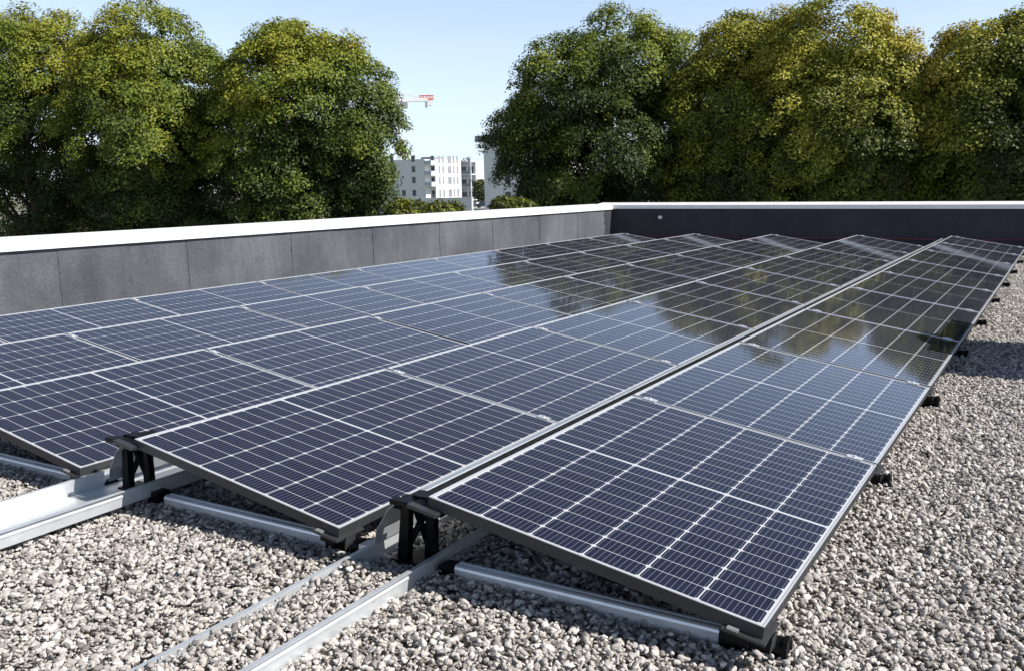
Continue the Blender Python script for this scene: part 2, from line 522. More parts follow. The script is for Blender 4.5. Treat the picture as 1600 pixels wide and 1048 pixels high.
def gravel():
    bm = bmesh.new()
    dl = bm.faces.layers.float.new('dens')
    def und(x, y):
        bank = 0.024 * math.exp(-((x + 0.42) / 0.16) ** 2) * min(1, max(0, (-0.02 - y) / 0.25))
        bank += 0.012 * math.exp(-((x - 0.02) / 0.09) ** 2) * min(1, max(0, (-0.05 - y) / 0.25))
        return bank + 0.008 * math.sin(1.9 * x + 0.6) * math.sin(1.6 * y + 0.3) + 0.006 * math.sin(4.3 * x + 2.1 * y) + 0.004 * math.sin(7.1 * y - 3.7 * x)
    def grid(x0, x1, y0, y1, n, m, dens, zf):
        vv = [[bm.verts.new((x0 + (x1 - x0) * i / n, y0 + (y1 - y0) * j / m, zf(x0 + (x1 - x0) * i / n, y0 + (y1 - y0) * j / m))) for i in range(n + 1)] for j in range(m + 1)]
        for j in range(m):
            for i in range(n):
                f = bm.faces.new((vv[j][i], vv[j][i + 1], vv[j + 1][i + 1], vv[j + 1][i]))
                f[dl] = dens
    z = lambda x, y: und(x, y) - 0.004
    grid(-3.6, 4.6, -1.9, 0.9, 40, 16, 7400, z)
    grid(-3.6, 0.85, 0.9, 2.2, 16, 6, 3500, z)
    grid(0.85, 4.6, 0.9, 5.0, 16, 18, 6600, z)
    grid(0.85, 4.6, 5.0, 15.3, 10, 24, 5000, z)
    # ballast heaped in the front tray
    grid(-0.272, -0.062, -1.9, 0.01, 4, 24, 7600, lambda x, y: 0.036 + 0.006 * math.sin(5 * y) + 0.014 * max(0, (-0.19 - x) / 0.08) - 0.03 * max(0, (y + 0.06) / 0.07))
    o = obj('gravel', bm, M_stone)
    md = o.modifiers.new('stones', 'NODES')
    md.node_group = gravel_tree()
    tag(o, 'pale mixed beige and grey gravel covering the flat roof', 'gravel', kind='stuff')
gravel()

# ------------------------------------------------------------------ solar panels
TILT = 0.163577
PITCH, STEP, ZH, ZL = 1.396956, 1.512773, 0.2844, 0.115
ROWS = ['rightmost row', 'second row from the right', 'middle row', 'fourth row from the right', 'row nearest the left parapet']
NTH = ['frontmost', 'second', 'third', 'fourth', 'fifth', 'sixth', 'seventh', 'eighth', 'farthest']

def make_panel():
    root = empty('solar_panel', (0, 0, ZH), 'solar panel', 'solar panel', 'solar panels in five tilted rows', (0, TILT, 0))
    bm = bmesh.new()
    lip, th = 0.0058, 0.035
    def bar(x0, x1, y0, y1):
        box(bm, x0, x1, y0, y1, -th, -0.0012, 0, 1)
    bar(0, PW, 0, lip); bar(0, PW, PL - lip, PL)
    bar(0, lip, lip, PL - lip); bar(PW - lip, PW, lip, PL - lip)
    # silver cap on top, slightly chamfered; side bars have shade put in their colour
    for x0, x1, y0, y1 in ((0.0005, PW - 0.0005, 0.0005, lip), (0.0005, PW - 0.0005, PL - lip, PL - 0.0005), (0.0005, lip, lip + 0.0002, PL - lip - 0.0002), (PW - lip, PW - 0.0005, lip + 0.0002, PL - lip - 0.0002)):
        box(bm, x0, x1, y0, y1, -0.0011, 0.0012, 0, 0)
    obj('frame', bm, [M_lip, M_side_shaded], root)
    bm = bmesh.new()
    box(bm, lip + 0.0005, PW - lip - 0.0005, lip + 0.0005, PL - lip - 0.0005, -0.008, -0.002)
    obj('solar_cells', bm, M_cells, root)
    for x in (0.055, PW - 0.115):
        bm = bmesh.new()
        box(bm, x, x + 0.06, PL - 0.010, PL + 0.024, 0.0014, 0.0045, 0.001)
        bmesh.ops.create_cone(bm, cap_ends=True, segments=10, radius1=0.0065, radius2=0.006, depth=0.006, matrix=Matrix.Translation((x + 0.03, PL + 0.007, 0.0075)))
        obj('clamp', bm, M_lip, root)
    return root

proto = make_panel()
rp = random.Random(21)
def panel_label(r, j):
    look = ''
    if r == 0 and j == 0: look = 'dark navy '
    elif r == 0 and j == 1: look = 'pale sky-reflecting '
    elif r == 0 and j in (3, 4): look = 'tree-mirroring '
    return '%s%s solar panel of the %s' % (look, NTH[j], ROWS[r])
for r in range(5):
    for j in range(9):
        p = proto if (r, j) == (0, 0) else copy_tree(proto)
        p.location = (-r * PITCH, j * STEP, ZH)
        k = 0.25 if j == 0 else 1.0
        p.rotation_euler = (rp.gauss(0, 0.0012) * k, TILT + rp.gauss(0, 0.0025) * k, 0)
        p['label'] = panel_label(r, j)
        s = 0.62 + rp.uniform(-0.05, 0.05)
        if j == 0: s = 0.36 if r < 2 else 0.45
        for ch in p.children:
            ch.color = (s, s, s, 1)

# ------------------------------------------------------------------ mounting hardware
YR = 0.090                                       # front face of the cross rails behind the panel edge
def cross_rail(x0, label):
    root_x = x0
    bm = bmesh.new()
    prof = [(YR, -0.022), (YR, 0.022), (YR + 0.003, 0.029), (YR + 0.008, 0.033), (YR + 0.016, 0.034), (YR + 0.018, 0.0315), (YR + 0.026, 0.0315), (YR + 0.028, 0.034), (YR + 0.038, 0.034), (YR + 0.044, 0.031), (YR + 0.048, 0.024), (YR + 0.048, -0.022)]
    prism(bm, prof, 0.022, 0.93, 'X')
    o = obj('cross_rail', bm, M_alu)
    o.location = (root_x, 0, 0)
    return tag(o, label, 'mounting rail', 'aluminium rails across the front of the rows')

def ring_prof(cy, cz, r, n=14):
    return [(cy + r * math.cos(2 * math.pi * k / n), cz + r * math.sin(2 * math.pi * k / n)) for k in range(n)]

def make_bracket():
    """black plastic sleeve at the low end of a rail, with the plate the panel lies on"""
    root = empty('rail_bracket', (0, 0, 0), 'bracket', 'panel support', 'black plastic brackets along the low panel edges')
    yc = YR + 0.024
    bm = bmesh.new()
    prism(bm, [(yc - 0.032, -0.02), (yc - 0.034, 0.020), (yc - 0.026, 0.039), (yc + 0.026, 0.039), (yc + 0.034, 0.020), (yc + 0.032, -0.02)], 0.882, 0.93, 'X')
    prism(bm, [(yc - 0.028, -0.02), (yc - 0.030, 0.016), (yc - 0.020, 0.034), (yc + 0.020, 0.034), (yc + 0.030, 0.016), (yc + 0.028, -0.02)], 0.9302, 0.995, 'X')
    for xx in (0.940, 0.958, 0.976):
        prism(bm, [(yc - 0.035, -0.01), (yc - 0.035, 0.022), (yc - 0.028, 0.022), (yc - 0.028, -0.01)], xx, xx + 0.006, 'X')
    obj('sleeve', bm, M_black, root, 35)
    bm = bmesh.new()
    def hollow(xa, xb, r0, r1, cz):
        n = 18
        rings = []
        for xx, rr in ((xa, r0), (xb, r0), (xb, r1), (xa + 0.01, r1)):
            rings.append([bm.verts.new((xx, yc + rr * math.cos(2 * math.pi * k / n), cz + rr * math.sin(2 * math.pi * k / n))) for k in range(n)])
        for i in range(3):
            for k in range(n):
                bm.faces.new((rings[i][k], rings[i][(k + 1) % n], rings[i + 1][(k + 1) % n], rings[i + 1][k]))
        bm.faces.new(rings[0]); bm.faces.new(rings[3][::-1])
    hollow(0.9955, 1.058, 0.028, 0.021, 0.012)
    hollow(1.047, 1.0595, 0.033, 0.0215, 0.012)
    obj('end_cap', bm, M_black, root, 35)
    Mx = Matrix.Translation((1.03, 0, 0.0800)) @ Matrix.Rotation(TILT, 4, 'Y')
    bm = bmesh.new()
    box(bm, -0.112, 0.004, -0.020, 0.115, -0.008, -0.0006, 0.0015, 0, Mx)
    obj('bearing_plate', bm, M_grip, root)
    bm = bmesh.new()
    box(bm, -0.105, -0.045, 0.02, 0.026, -0.05, -0.0082, 0, 0, Mx)
    box(bm, -0.105, -0.045, 0.11, 0.114, -0.05, -0.0082, 0, 0, Mx)
    box(bm, -0.105, -0.099, 0.0265, 0.1095, -0.05, -0.0082, 0, 0, Mx)
    obj('support_rib', bm, M_black, root)
    bm = bmesh.new()
    box(bm, -0.098, -0.068, -0.018, -0.002, 0.0, 0.006, 0.001, 0, Mx)
    obj('clip', bm, M_clip, root)
    bm = bmesh.new()
    box(bm, 0.0110, 0.0128, 0.012, 0.060, -0.040, 0.006, 0, 0, Mx)
    obj('edge_hook', bm, M_grip, root)
    return root
foot0 = make_bracket()
FN = ['frontmost', 'second', 'third', 'fourth', 'fifth', 'sixth', 'seventh', 'eighth', 'ninth', 'farthest']
def place_foot(x0, y, label, first=[True]):
    f = foot0 if first[0] else copy_tree(foot0)
    first[0] = False
    f.location = (x0, y, 0)
    f['label'] = label
for j in range(10):
    y = j * STEP if j < 9 else 9 * STEP - 0.18
    place_foot(0, y, ('black plastic bracket under the front low corner of the rightmost row' if j == 0 else '%s black bracket along the right edge of the rightmost row' % FN[j]))
place_foot(-PITCH, 0, 'black plastic bracket under the front low corner of the second row from the right')
place_foot(-2 * PITCH, 0, 'black plastic bracket under the front low corner of the middle row')
cross_rail(0, 'aluminium rail lying on gravel under the front edge of the rightmost row')
cross_rail(-PITCH, 'aluminium rail lying on gravel under the front edge of the second row')
cross_rail(-2 * PITCH, 'aluminium rail at the left frame edge under the middle row')

def make_post():
    """black plastic stand holding the high corner: splayed legs, cross brace, top plate, knobs"""
    root = empty('panel_stand', (0, 0, 0), 'stand', 'panel support', 'black stands under the high corners')
    bm = bmesh.new()
    def leg(xa, ya, xb, yb, z0, z1, w0, w1, d0, d1):
        q = []
        for (x, y, z, w, d) in ((xa, ya, z0, w0, d0), (xb, yb, z1, w1, d1)):
            q.append([bm.verts.new((x + sx * w / 2, y + sy * d / 2, z)) for sx, sy in ((-1, -1), (1, -1), (1, 1), (-1, 1))])
        for k in range(4):
            bm.faces.new((q[0][k], q[0][(k + 1) % 4], q[1][(k + 1) % 4], q[1][k]))
        bm.faces.new(q[0][::-1]); bm.faces.new(q[1])
    z0, z1 = 0.012, 0.232
    leg(-0.186, 0.105, -0.158, 0.098, z0, z1, 0.042, 0.030, 0.028, 0.026)
    obj('leg', bm, M_black, root)
    bm = bmesh.new()
    leg(-0.110, 0.150, -0.092, 0.138, z0, z1, 0.040, 0.030, 0.028, 0.026)
    obj('leg', bm, M_black, root)
    bm = bmesh.new()
    leg(-0.170, 0.110, -0.100, 0.140, 0.060, 0.205, 0.022, 0.022, 0.014, 0.014)
    leg(-0.118, 0.144, -0.140, 0.106, 0.060, 0.205, 0.022, 0.022, 0.012, 0.012)
    obj('brace', bm, M_black, root)
    bm = bmesh.new()
    box(bm, -0.225, -0.075, 0.080, 0.180, 0.0025, 0.0119, 0.002)
    obj('base_plate', bm, M_black, root)
    bm = bmesh.new()
    box(bm, -0.038, 0.021, 0.084, 0.144, -0.02, 0.024, 0.003)
    obj('rail_connector', bm, M_black, root)
    bm = bmesh.new()
    Mx = Matrix.Translation((0.0, 0, 0.2505)) @ Matrix.Rotation(TILT, 4, 'Y')
    box(bm, -0.150, -0.062, -0.006, 0.030, 0.237, 0.2535, 0.003)
    box(bm, -0.128, -0.062, 0.0302, 0.125, 0.2325, 0.2495, 0.003)
    box(bm, -0.0615, 0.045, 0.002, 0.150, -0.022, -0.003, 0.002, 0, Mx)
    box(bm, -0.095, -0.006, 0.040, 0.060, 0.2508, 0.262, 0.002)
    obj('top_plate', bm, M_black, root)
    bm = bmesh.new()
    box(bm, -0.0615, 0.048, -0.030, -0.002, -0.012, 0.0, 0.0015, 0, Mx)
    obj('clamp_plate', bm, M_grip, root)
    bm = bmesh.new()
    for x, y in ((-0.196, 0.095), (-0.062, 0.135)):
        bmesh.ops.create_cone(bm, cap_ends=True, segments=14, radius1=0.011, radius2=0.011, depth=0.026, matrix=Matrix.Translation((x, y, 0.192)) @ Matrix.Rotation(R(90), 4, 'Y'))
    obj('knob', bm, M_black, root, 40)
    return root
post0 = make_post()
post0['label'] = 'black plastic stand under the high corner of the rightmost row'
p2 = copy_tree(post0)
p2.location = (-PITCH - 0.03, 0, 0.016)
p2['label'] = 'black plastic stand under the high corner of the second row'
p3 = copy_tree(post0)
p3.location = (-2 * PITCH, 0, 0)
p3['label'] = 'black plastic stand under the high corner of the middle row'

# trays that run out from under the rows
def tray(x0, label, zt, xl, xr, y0, floor_z):
    root = empty('ballast_tray', (x0, y0, 0), label, 'ballast tray', 'metal trays running out from under the rows')
    def rail(xa, s):
        bm = bmesh.new()
        y1 = 13.4 - y0
        # channel: web, top flange folded outwards, small groove on the outer face
        prof = [(xa, floor_z - 0.002), (xa, zt), (xa + s * 0.016, zt), (xa + s * 0.016, zt - 0.003), (xa + s * 0.0035, zt - 0.004), (xa + s * 0.0035, zt - 0.018), (xa + s * 0.007, zt - 0.021), (xa + s * 0.007, zt - 0.027), (xa + s * 0.0035, zt - 0.030), (xa + s * 0.0035, floor_z - 0.002)]
        prism(bm, prof, 0, y1, 'Y')
        o = obj('side_rail', bm, M_galv, root)
    rail(xl, -1)
    rail(xr, 1)
    bm = bmesh.new()
    box(bm, xl + 0.0005, xr - 0.0005, 0, 13.4 - y0, floor_z - 0.002, floor_z)
    obj('tray_floor', bm, M_galv, root)
    return root
t1 = tray(0, 'gravel filled metal tray running from the stand towards the viewer', 0.052, -0.283, -0.058, -1.75, -0.035)
t2 = tray(-PITCH, 'empty bright metal tray running out at the left frame edge', 0.082, -0.345, -0.052, -1.35, 0.022)
# short aluminium link between the foot of the next row and the front tray
bm = bmesh.new()
box(bm, -0.306, -0.2835, 0.045 + 1.75, 0.13 + 1.75, 0.006, 0.046, 0.002)
box(bm, -0.345, -0.3062, 0.06 + 1.75, 0.12 + 1.75, 0.0, 0.044, 0.002)
obj('link', bm, M_alu, t1)

# wind deflectors: bent sheets behind the high edge of each panel
bm = bmesh.new()
sheet(bm, [(-0.276, 0.056), (-0.262, 0.110), (-0.210, 0.190), (-0.150, 0.236), (-0.124, 0.2395), (-0.122, 0.236)], 0.058, STEP - 0.004 + 0.058, 0.0016)
defl0 = obj('wind_deflector', bm, M_defl)
first = True
for r in range(4):
    for j in range(9):
        d = defl0 if first else defl0.copy()
        if not first: COL.objects.link(d)
        first = False
        d.location = (-r * PITCH, j * STEP, 0)
        tag(d, 'bent metal sheet behind the %s panel of the %s' % (NTH[j], ROWS[r]), 'wind deflector', 'metal deflector sheets behind the panel rows')

# cable hanging below the front panel
bm = bmesh.new()
pts = []
for i in range(25):
    t = i / 24
    pts.append((0.06 + 0.78 * t, 0.26 + 0.05 * math.sin(6 * t), 0.012 + 0.055 * abs(math.sin(5.2 * t + 0.4)) * (1 - 0.5 * t)))
tube(bm, pts, 0.0032, 6)
tag(obj('power_cable', bm, M_black, None, 60), 'thin black cable lying in the shade below the front panel', 'cable')

# red line lying along the foot of the back parapet
bm = bmesh.new()
pts = [(-6.2 + i * 0.5, WY - 0.03 - 0.01 * math.sin(i * 1.7), 0.115 + 0.012 * math.sin(i * 0.9)) for i in range(29)]
tube(bm, pts, 0.011, 6)
tag(obj('red_cable', bm, M_cable, None, 60), 'thin dark red cable along the foot of the back parapet', 'cable')

# white overflow pipe in the back parapet
ow = empty('overflow_pipe', (-5.62, WY, 0.50), 'small white round outlet on the dark back parapet', 'outlet')
bm = bmesh.new()
n = 16
rings = [[bm.verts.new((r * math.cos(2 * math.pi * k / n), y, r * 0.8 * math.sin(2 * math.pi * k / n))) for k in range(n)] for r, y in ((0.045, -0.006), (0.045, -0.015), (0.030, -0.018), (0.030, -0.05), (0.023, -0.05), (0.023, -0.02))]
for i in range(5):
    for k in range(n):
        bm.faces.new((rings[i][k], rings[i][(k + 1) % n], rings[i + 1][(k + 1) % n], rings[i + 1][k]))
bm.faces.new(rings[-1])
obj('flange', bm, M_white_plastic, ow, 40)

# roof ventilation unit standing right of the rows (its shadow falls on the gravel and the panels)
vu = empty('ventilation_unit', (2.63, 4.96, 0), 'grey roof ventilation unit standing on gravel right of the panels', 'ventilation unit')
bm = bmesh.new()
box(bm, -0.35, 0.55, -0.62, 0.62, 0.05, 1.32, 0.012)
obj('housing', bm, M_roofgrey, vu)
bm = bmesh.new()
box(bm, -0.42, 0.62, -0.69, 0.69, 1.321, 1.40, 0.01)
obj('lid', bm, M_galv, vu)
bm = bmesh.new()
bmesh.ops.create_cone(bm, cap_ends=True, segments=20, radius1=0.16, radius2=0.16, depth=0.3, matrix=Matrix.Translation((0.0, -0.2, 1.54)))
bmesh.ops.create_cone(bm, cap_ends=True, segments=20, radius1=0.24, radius2=0.05, depth=0.12, matrix=Matrix.Translation((0.0, -0.2, 1.76)))
obj('exhaust_cowl', bm, M_galv, vu, 40)
bm = bmesh.new()
for sy in (-0.5, 0.5):
    box(bm, -0.3, 0.5, sy - 0.06, sy + 0.06, -0.02, 0.0495)
obj('plinth', bm, M_conc, vu)

# ------------------------------------------------------------------ vegetation
def leaf_mesh(name, sprays, mat, parent, leaf, per, flat=0.32, seed=0):
    """sprays: array of (x,y,z,r, outward x,y,z, tint); each becomes a flattened tuft of small leaves"""
    g = np.random.default_rng(seed)
    S_ = np.asarray(sprays, float)
    n = len(S_)
    cnt = np.maximum(8, (per * (S_[:, 3] / S_[:, 3].mean()) ** 2).astype(int))
    idx = np.repeat(np.arange(n), cnt)
    N = len(idx)
    c = S_[idx, :3]; r = S_[idx, 3:4]; o = S_[idx, 4:7]
    d = g.normal(size=(N, 3)); d /= np.linalg.norm(d, axis=1, keepdims=True)
    d *= g.random((N, 1)) ** 0.5
    # tuft: flattened along a direction between 'up' and 'out', drooping at its rim
    axis = o * 0.85 + np.array([0, 0, 0.85]); axis /= np.linalg.norm(axis, axis=1, keepdims=True)
    h = (d * axis).sum(1, keepdims=True)
    dd = d - axis * h * (1 - flat)
    pos = c + dd * r
    pos[:, 2] -= 0.10 * (np.linalg.norm(dd, axis=1) ** 2) * r[:, 0]
    nor = axis * 0.85 + d * 0.40 + g.normal(size=(N, 3)) * 0.40
    nor /= np.linalg.norm(nor, axis=1, keepdims=True)
    t = np.cross(nor, g.normal(size=(N, 3))); t /= np.linalg.norm(t, axis=1, keepdims=True)
    b = np.cross(nor, t)
    ln = leaf * g.uniform(0.65, 1.35, (N, 1)); w = ln * g.uniform(0.55, 0.8, (N, 1))
    V = np.stack([pos - t * ln * .5, pos + b * w * .5 + nor * ln * 0.08, pos + t * ln * .5, pos - b * w * .5 + nor * ln * 0.08], 1).reshape(-1, 3)
    tint = np.clip(S_[idx, 7] + g.normal(0, 0.075, N), 0, 1)
    me = bpy.data.meshes.new(name)
    me.vertices.add(4 * N); me.vertices.foreach_set('co', V.ravel().astype(np.float32))
    me.loops.add(4 * N); me.loops.foreach_set('vertex_index', np.arange(4 * N, dtype=np.int32))
    me.polygons.add(N)
    me.polygons.foreach_set('loop_start', np.arange(0, 4 * N, 4, dtype=np.int32))
    me.polygons.foreach_set('loop_total', np.full(N, 4, dtype=np.int32))
    me.update(calc_edges=True)
    a = me.attributes.new('tint', 'FLOAT', 'FACE')
    a.data.foreach_set('value', tint.astype(np.float32))
    me.materials.append(mat)
    return link(bpy.data.objects.new(name, me), parent)

def smooth_noise(P, seed, f):
    g = np.random.default_rng(seed)
    v = np.zeros(len(P))
    for k in range(6):
        w = g.normal(size=3) * f * (1 + 0.5 * k)
        v += np.sin(P @ w + g.uniform(0, 6.28)) / (1 + 0.5 * k)
    return v / 2.2

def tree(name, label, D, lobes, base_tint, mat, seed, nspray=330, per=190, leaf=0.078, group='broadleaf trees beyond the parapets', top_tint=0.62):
    """lobes: (px, py, radius in px, depth offset in m, vertical stretch) seen from the roof at distance D"""
    g = np.random.default_rng(seed)
    k = D / FPX
    L = []
    for (px, py, rp_, dep, st) in lobes:
        p = at(px, py, D + dep)
        L.append((p.x, p.y, p.z, rp_ * k, st))
    L = np.array(L)
    w = L[:, 3] ** 2; 
    cx, cy = (L[:, 0] * w).sum() / w.sum(), (L[:, 1] * w).sum() / w.sum()
    root = empty(name, (cx, cy, GZ), label, 'tree', group)
    rel = L.copy(); rel[:, 0] -= cx; rel[:, 1] -= cy; rel[:, 2] -= GZ
    pts, outs = [], []
    share = w / w.sum()
    for i in range(len(rel)):
        m = max(10, int(nspray * share[i] * 4.3))
        d = g.normal(size=(m, 3)); d /= np.linalg.norm(d, axis=1, keepdims=True)
        rad = np.where(g.random(m) < 0.66, g.uniform(0.86, 1.0, m), g.uniform(0.30, 0.86, m))
        rad *= 1 + 0.07 * smooth_noise(d * 3, seed + i, 1.3)
        shoot = g.random(m) < 0.05
        rad = np.where(shoot, g.uniform(1.0, 1.06, m), rad)
        q = rel[i, :3] + d * rad[:, None] * rel[i, 3] * np.array([1, 1, rel[i, 4]])
        pts.append(q); outs.append(d)
    q = np.concatenate(pts); o = np.concatenate(outs)
    # drop sprays buried deep inside another lobe
    keep = np.ones(len(q), bool)
    for i in range(len(rel)):
        dist = np.linalg.norm((q - rel[i, :3]) / np.array([1, 1, rel[i, 4]]), axis=1) / rel[i, 3]
        keep &= ~((dist < 0.55) & (g.random(len(q)) < 0.55))
    # boughs: deep pits between them at the scale of a metre
    pit = smooth_noise(q, seed + 9, 1.15)
    depth = np.zeros(len(q))
    for i in range(len(rel)):
        dist = np.linalg.norm((q - rel[i, :3]) / np.array([1, 1, rel[i, 4]]), axis=1) / rel[i, 3]
        depth = np.maximum(depth, 1.05 - dist)
    hh = (q[:, 2] - q[:, 2].min()) / np.ptp(q[:, 2])
    keep &= ~((pit < -0.24 - 0.40 * (hh - 0.5)) & (depth < 0.24) & (g.random(len(q)) < 0.75))
    q, o = q[keep], o[keep]
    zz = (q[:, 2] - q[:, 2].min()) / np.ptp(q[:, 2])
    tint = base_tint - 0.05 + 0.24 * smooth_noise(q, seed + 5, 0.9) + g.normal(0, 0.07, len(q)) + top_tint * (zz - 0.5)  # yellowing tops; darker low leaves carry the crown shade in their colour
    sz = g.uniform(0.26, 0.56, len(q)) * (D / 28.0) ** 0.5
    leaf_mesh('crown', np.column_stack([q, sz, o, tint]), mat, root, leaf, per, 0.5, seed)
    # trunk and limbs
    bm = bmesh.new()
    H = rel[:, 2].max()
    zc = rel[:, 2].min()
    tr = [(0.15 * math.sin(t * 4 + seed), 0.15 * math.cos(t * 3 + seed) - 0.15 * math.cos(seed), t * H * 0.86) for t in np.linspace(0, 1, 9)]
    tube(bm, tr, [0.30 * (1 - 0.85 * t) + 0.03 for t in np.linspace(0, 1, 9)], 8)
    for i in range(26):
        tgt = Vector(q[g.integers(len(q))])
        z0 = min(max(tgt.z - g.uniform(1.2, 3.0), zc * 0.55), H * 0.78)
        kk = z0 / (H * 0.86) * 8
        a = min(int(kk), 7)
        st = Vector(tr[a]).lerp(Vector(tr[a + 1]), kk - a)
        mid = st.lerp(tgt, 0.5) + Vector((g.normal() * 0.2, g.normal() * 0.2, 0.25))
        tube(bm, [st, st.lerp(mid, 0.6), mid, mid.lerp(tgt, 0.6), tgt], [0.10, 0.07, 0.05, 0.03, 0.012], 5)
    obj('trunk', bm, M_bark, root, 60)
    return root

# left group (one row, roughly along the direction of the sun, so each tree shades the next)
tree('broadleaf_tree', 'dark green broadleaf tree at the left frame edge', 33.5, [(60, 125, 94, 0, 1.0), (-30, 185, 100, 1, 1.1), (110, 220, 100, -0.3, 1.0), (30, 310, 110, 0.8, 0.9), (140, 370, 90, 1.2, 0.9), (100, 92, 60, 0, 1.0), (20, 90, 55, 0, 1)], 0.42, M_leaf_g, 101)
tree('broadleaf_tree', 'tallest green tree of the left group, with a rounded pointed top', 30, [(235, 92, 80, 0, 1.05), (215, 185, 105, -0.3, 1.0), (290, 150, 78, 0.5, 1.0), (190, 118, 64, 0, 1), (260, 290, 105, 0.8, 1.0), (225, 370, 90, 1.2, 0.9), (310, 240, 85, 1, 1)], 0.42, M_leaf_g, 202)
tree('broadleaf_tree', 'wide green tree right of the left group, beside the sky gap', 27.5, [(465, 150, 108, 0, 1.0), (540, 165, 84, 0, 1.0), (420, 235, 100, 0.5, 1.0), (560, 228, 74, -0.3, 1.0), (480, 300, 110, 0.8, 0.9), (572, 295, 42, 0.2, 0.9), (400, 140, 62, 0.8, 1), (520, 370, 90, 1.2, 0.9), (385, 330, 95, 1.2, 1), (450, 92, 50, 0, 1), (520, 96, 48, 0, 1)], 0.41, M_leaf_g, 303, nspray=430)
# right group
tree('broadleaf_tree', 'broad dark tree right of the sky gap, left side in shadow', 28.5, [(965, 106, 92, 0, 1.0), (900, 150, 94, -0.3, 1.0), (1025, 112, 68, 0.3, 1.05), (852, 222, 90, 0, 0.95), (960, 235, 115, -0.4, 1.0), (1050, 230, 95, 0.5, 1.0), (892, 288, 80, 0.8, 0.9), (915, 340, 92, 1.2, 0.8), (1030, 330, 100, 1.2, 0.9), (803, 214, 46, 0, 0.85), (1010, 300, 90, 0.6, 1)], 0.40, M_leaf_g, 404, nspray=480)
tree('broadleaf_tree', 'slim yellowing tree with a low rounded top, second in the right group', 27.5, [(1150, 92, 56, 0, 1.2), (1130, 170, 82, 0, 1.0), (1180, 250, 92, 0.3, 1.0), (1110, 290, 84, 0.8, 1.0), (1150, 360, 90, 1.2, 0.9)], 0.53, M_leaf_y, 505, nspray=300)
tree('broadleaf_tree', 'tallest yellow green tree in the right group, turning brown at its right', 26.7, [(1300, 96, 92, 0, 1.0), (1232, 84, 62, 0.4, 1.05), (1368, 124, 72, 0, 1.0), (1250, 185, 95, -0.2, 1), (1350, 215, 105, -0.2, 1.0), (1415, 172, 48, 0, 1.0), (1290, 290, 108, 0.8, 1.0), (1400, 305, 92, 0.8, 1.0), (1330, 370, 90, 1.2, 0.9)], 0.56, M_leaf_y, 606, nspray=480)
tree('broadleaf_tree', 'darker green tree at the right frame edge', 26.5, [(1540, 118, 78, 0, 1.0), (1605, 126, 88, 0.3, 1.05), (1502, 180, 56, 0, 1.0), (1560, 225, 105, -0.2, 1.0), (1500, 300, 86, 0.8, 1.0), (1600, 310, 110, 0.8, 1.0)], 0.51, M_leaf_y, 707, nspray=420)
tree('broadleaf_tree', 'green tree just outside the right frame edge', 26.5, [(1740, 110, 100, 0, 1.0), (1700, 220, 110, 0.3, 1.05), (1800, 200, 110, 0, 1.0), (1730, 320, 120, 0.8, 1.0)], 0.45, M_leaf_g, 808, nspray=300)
tree('broadleaf_tree', 'broadleaf tree well outside the right frame edge', 27, [(1960, 110, 110, 0, 1.0), (1900, 220, 110, 0.3, 1.05), (2020, 200, 110, 0, 1.0), (1950, 320, 120, 0.8, 1.0)], 0.45, M_leaf_g, 909, nspray=280)  # unseen tree, added to shade the right group

def bush(label, D, lobes, mat, seed, tint, leaf=0.09, n=60, per=70):
    g = np.random.default_rng(seed)
    k = D / FPX
    P = [(at(px, py, D + dep), r * k) for px, py, r, dep in lobes]
    c = sum((p for p, r in P), Vector()) / len(P)
    root = empty('bush', (c.x, c.y, GZ), label, 'bush', 'bushes behind the left parapet')
    q, o = [], []
    for p, r in P:
        d = g.normal(size=(n, 3)); d /= np.linalg.norm(d, axis=1, keepdims=True)
        q.append(np.array([p.x - c.x, p.y - c.y, p.z - GZ]) + d * r * g.uniform(0.5, 1, (n, 1))); o.append(d)
    q = np.concatenate(q); o = np.concatenate(o)
    t = tint + g.normal(0, 0.1, len(q))
    leaf_mesh('foliage', np.column_stack([q, g.uniform(0.14, 0.3, len(q)), o, t]), mat, root, leaf, per, 0.6, seed)
    bm = bmesh.new()
    for i in range(9):
        tgt = Vector(q[g.integers(len(q))])
        tube(bm, [(g.normal() * 0.15, g.normal() * 0.15, 0), tgt * 0.55 + Vector((0, 0, 0.3)), tgt], [0.05, 0.035, 0.01], 5)
    obj('stem', bm, M_bark, root, 60)
bush('low yellow green bush left of the gap above the parapet', 23, [(625, 335, 22, 0), (655, 336, 20, 0.3), (685, 335, 20, 0), (708, 338, 17, 0.2), (640, 345, 22, 0), (695, 348, 20, 0)], M_leaf_y, 31, 0.36)
bush('small olive bush under the left side of the dark right tree', 25, [(785, 324, 16, 0), (805, 326, 17, 0.3), (822, 330, 17, 0), (795, 338, 17, 0)], M_leaf_y, 32, 0.38)

# distant wood on the rise behind the houses
def wood():
    g = np.random.default_rng(77)
    q, o = [], []
    for i in range(520):
        px = g.uniform(-150, 1750)
        top = 262 + 0.012 * abs(px - 740) + 8 * math.sin(px * 0.035) + 5 * math.sin(px * 0.11)
        if 718 < px < 770: top -= 12
        p = at(px, g.uniform(top, 300), 520 + g.uniform(-25, 25))
        q.append((p.x, p.y, p.z)); d = g.normal(size=3); o.append(d / np.linalg.norm(d))
    q = np.array(q)
    ob = leaf_mesh('distant_wood', np.column_stack([q, g.uniform(2.2, 4.5, len(q)), np.array(o), 0.45 + g.normal(0, 0.12, len(q))]), M_leaf_far, None, 1.5, 60, 0.8, 5)
    tag(ob, 'far wooded rise seen between the trees and the houses', 'wood', kind='stuff')
wood()
t_ = tree('garden_tree', 'small round tree beside the cream house in the gap', 262, [(751, 292, 7.5, 0, 1.2), (750, 301, 8, 0, 1.0)], 0.5, M_leaf_far, 909, nspray=40, per=30, leaf=0.7, group='trees in the gap')

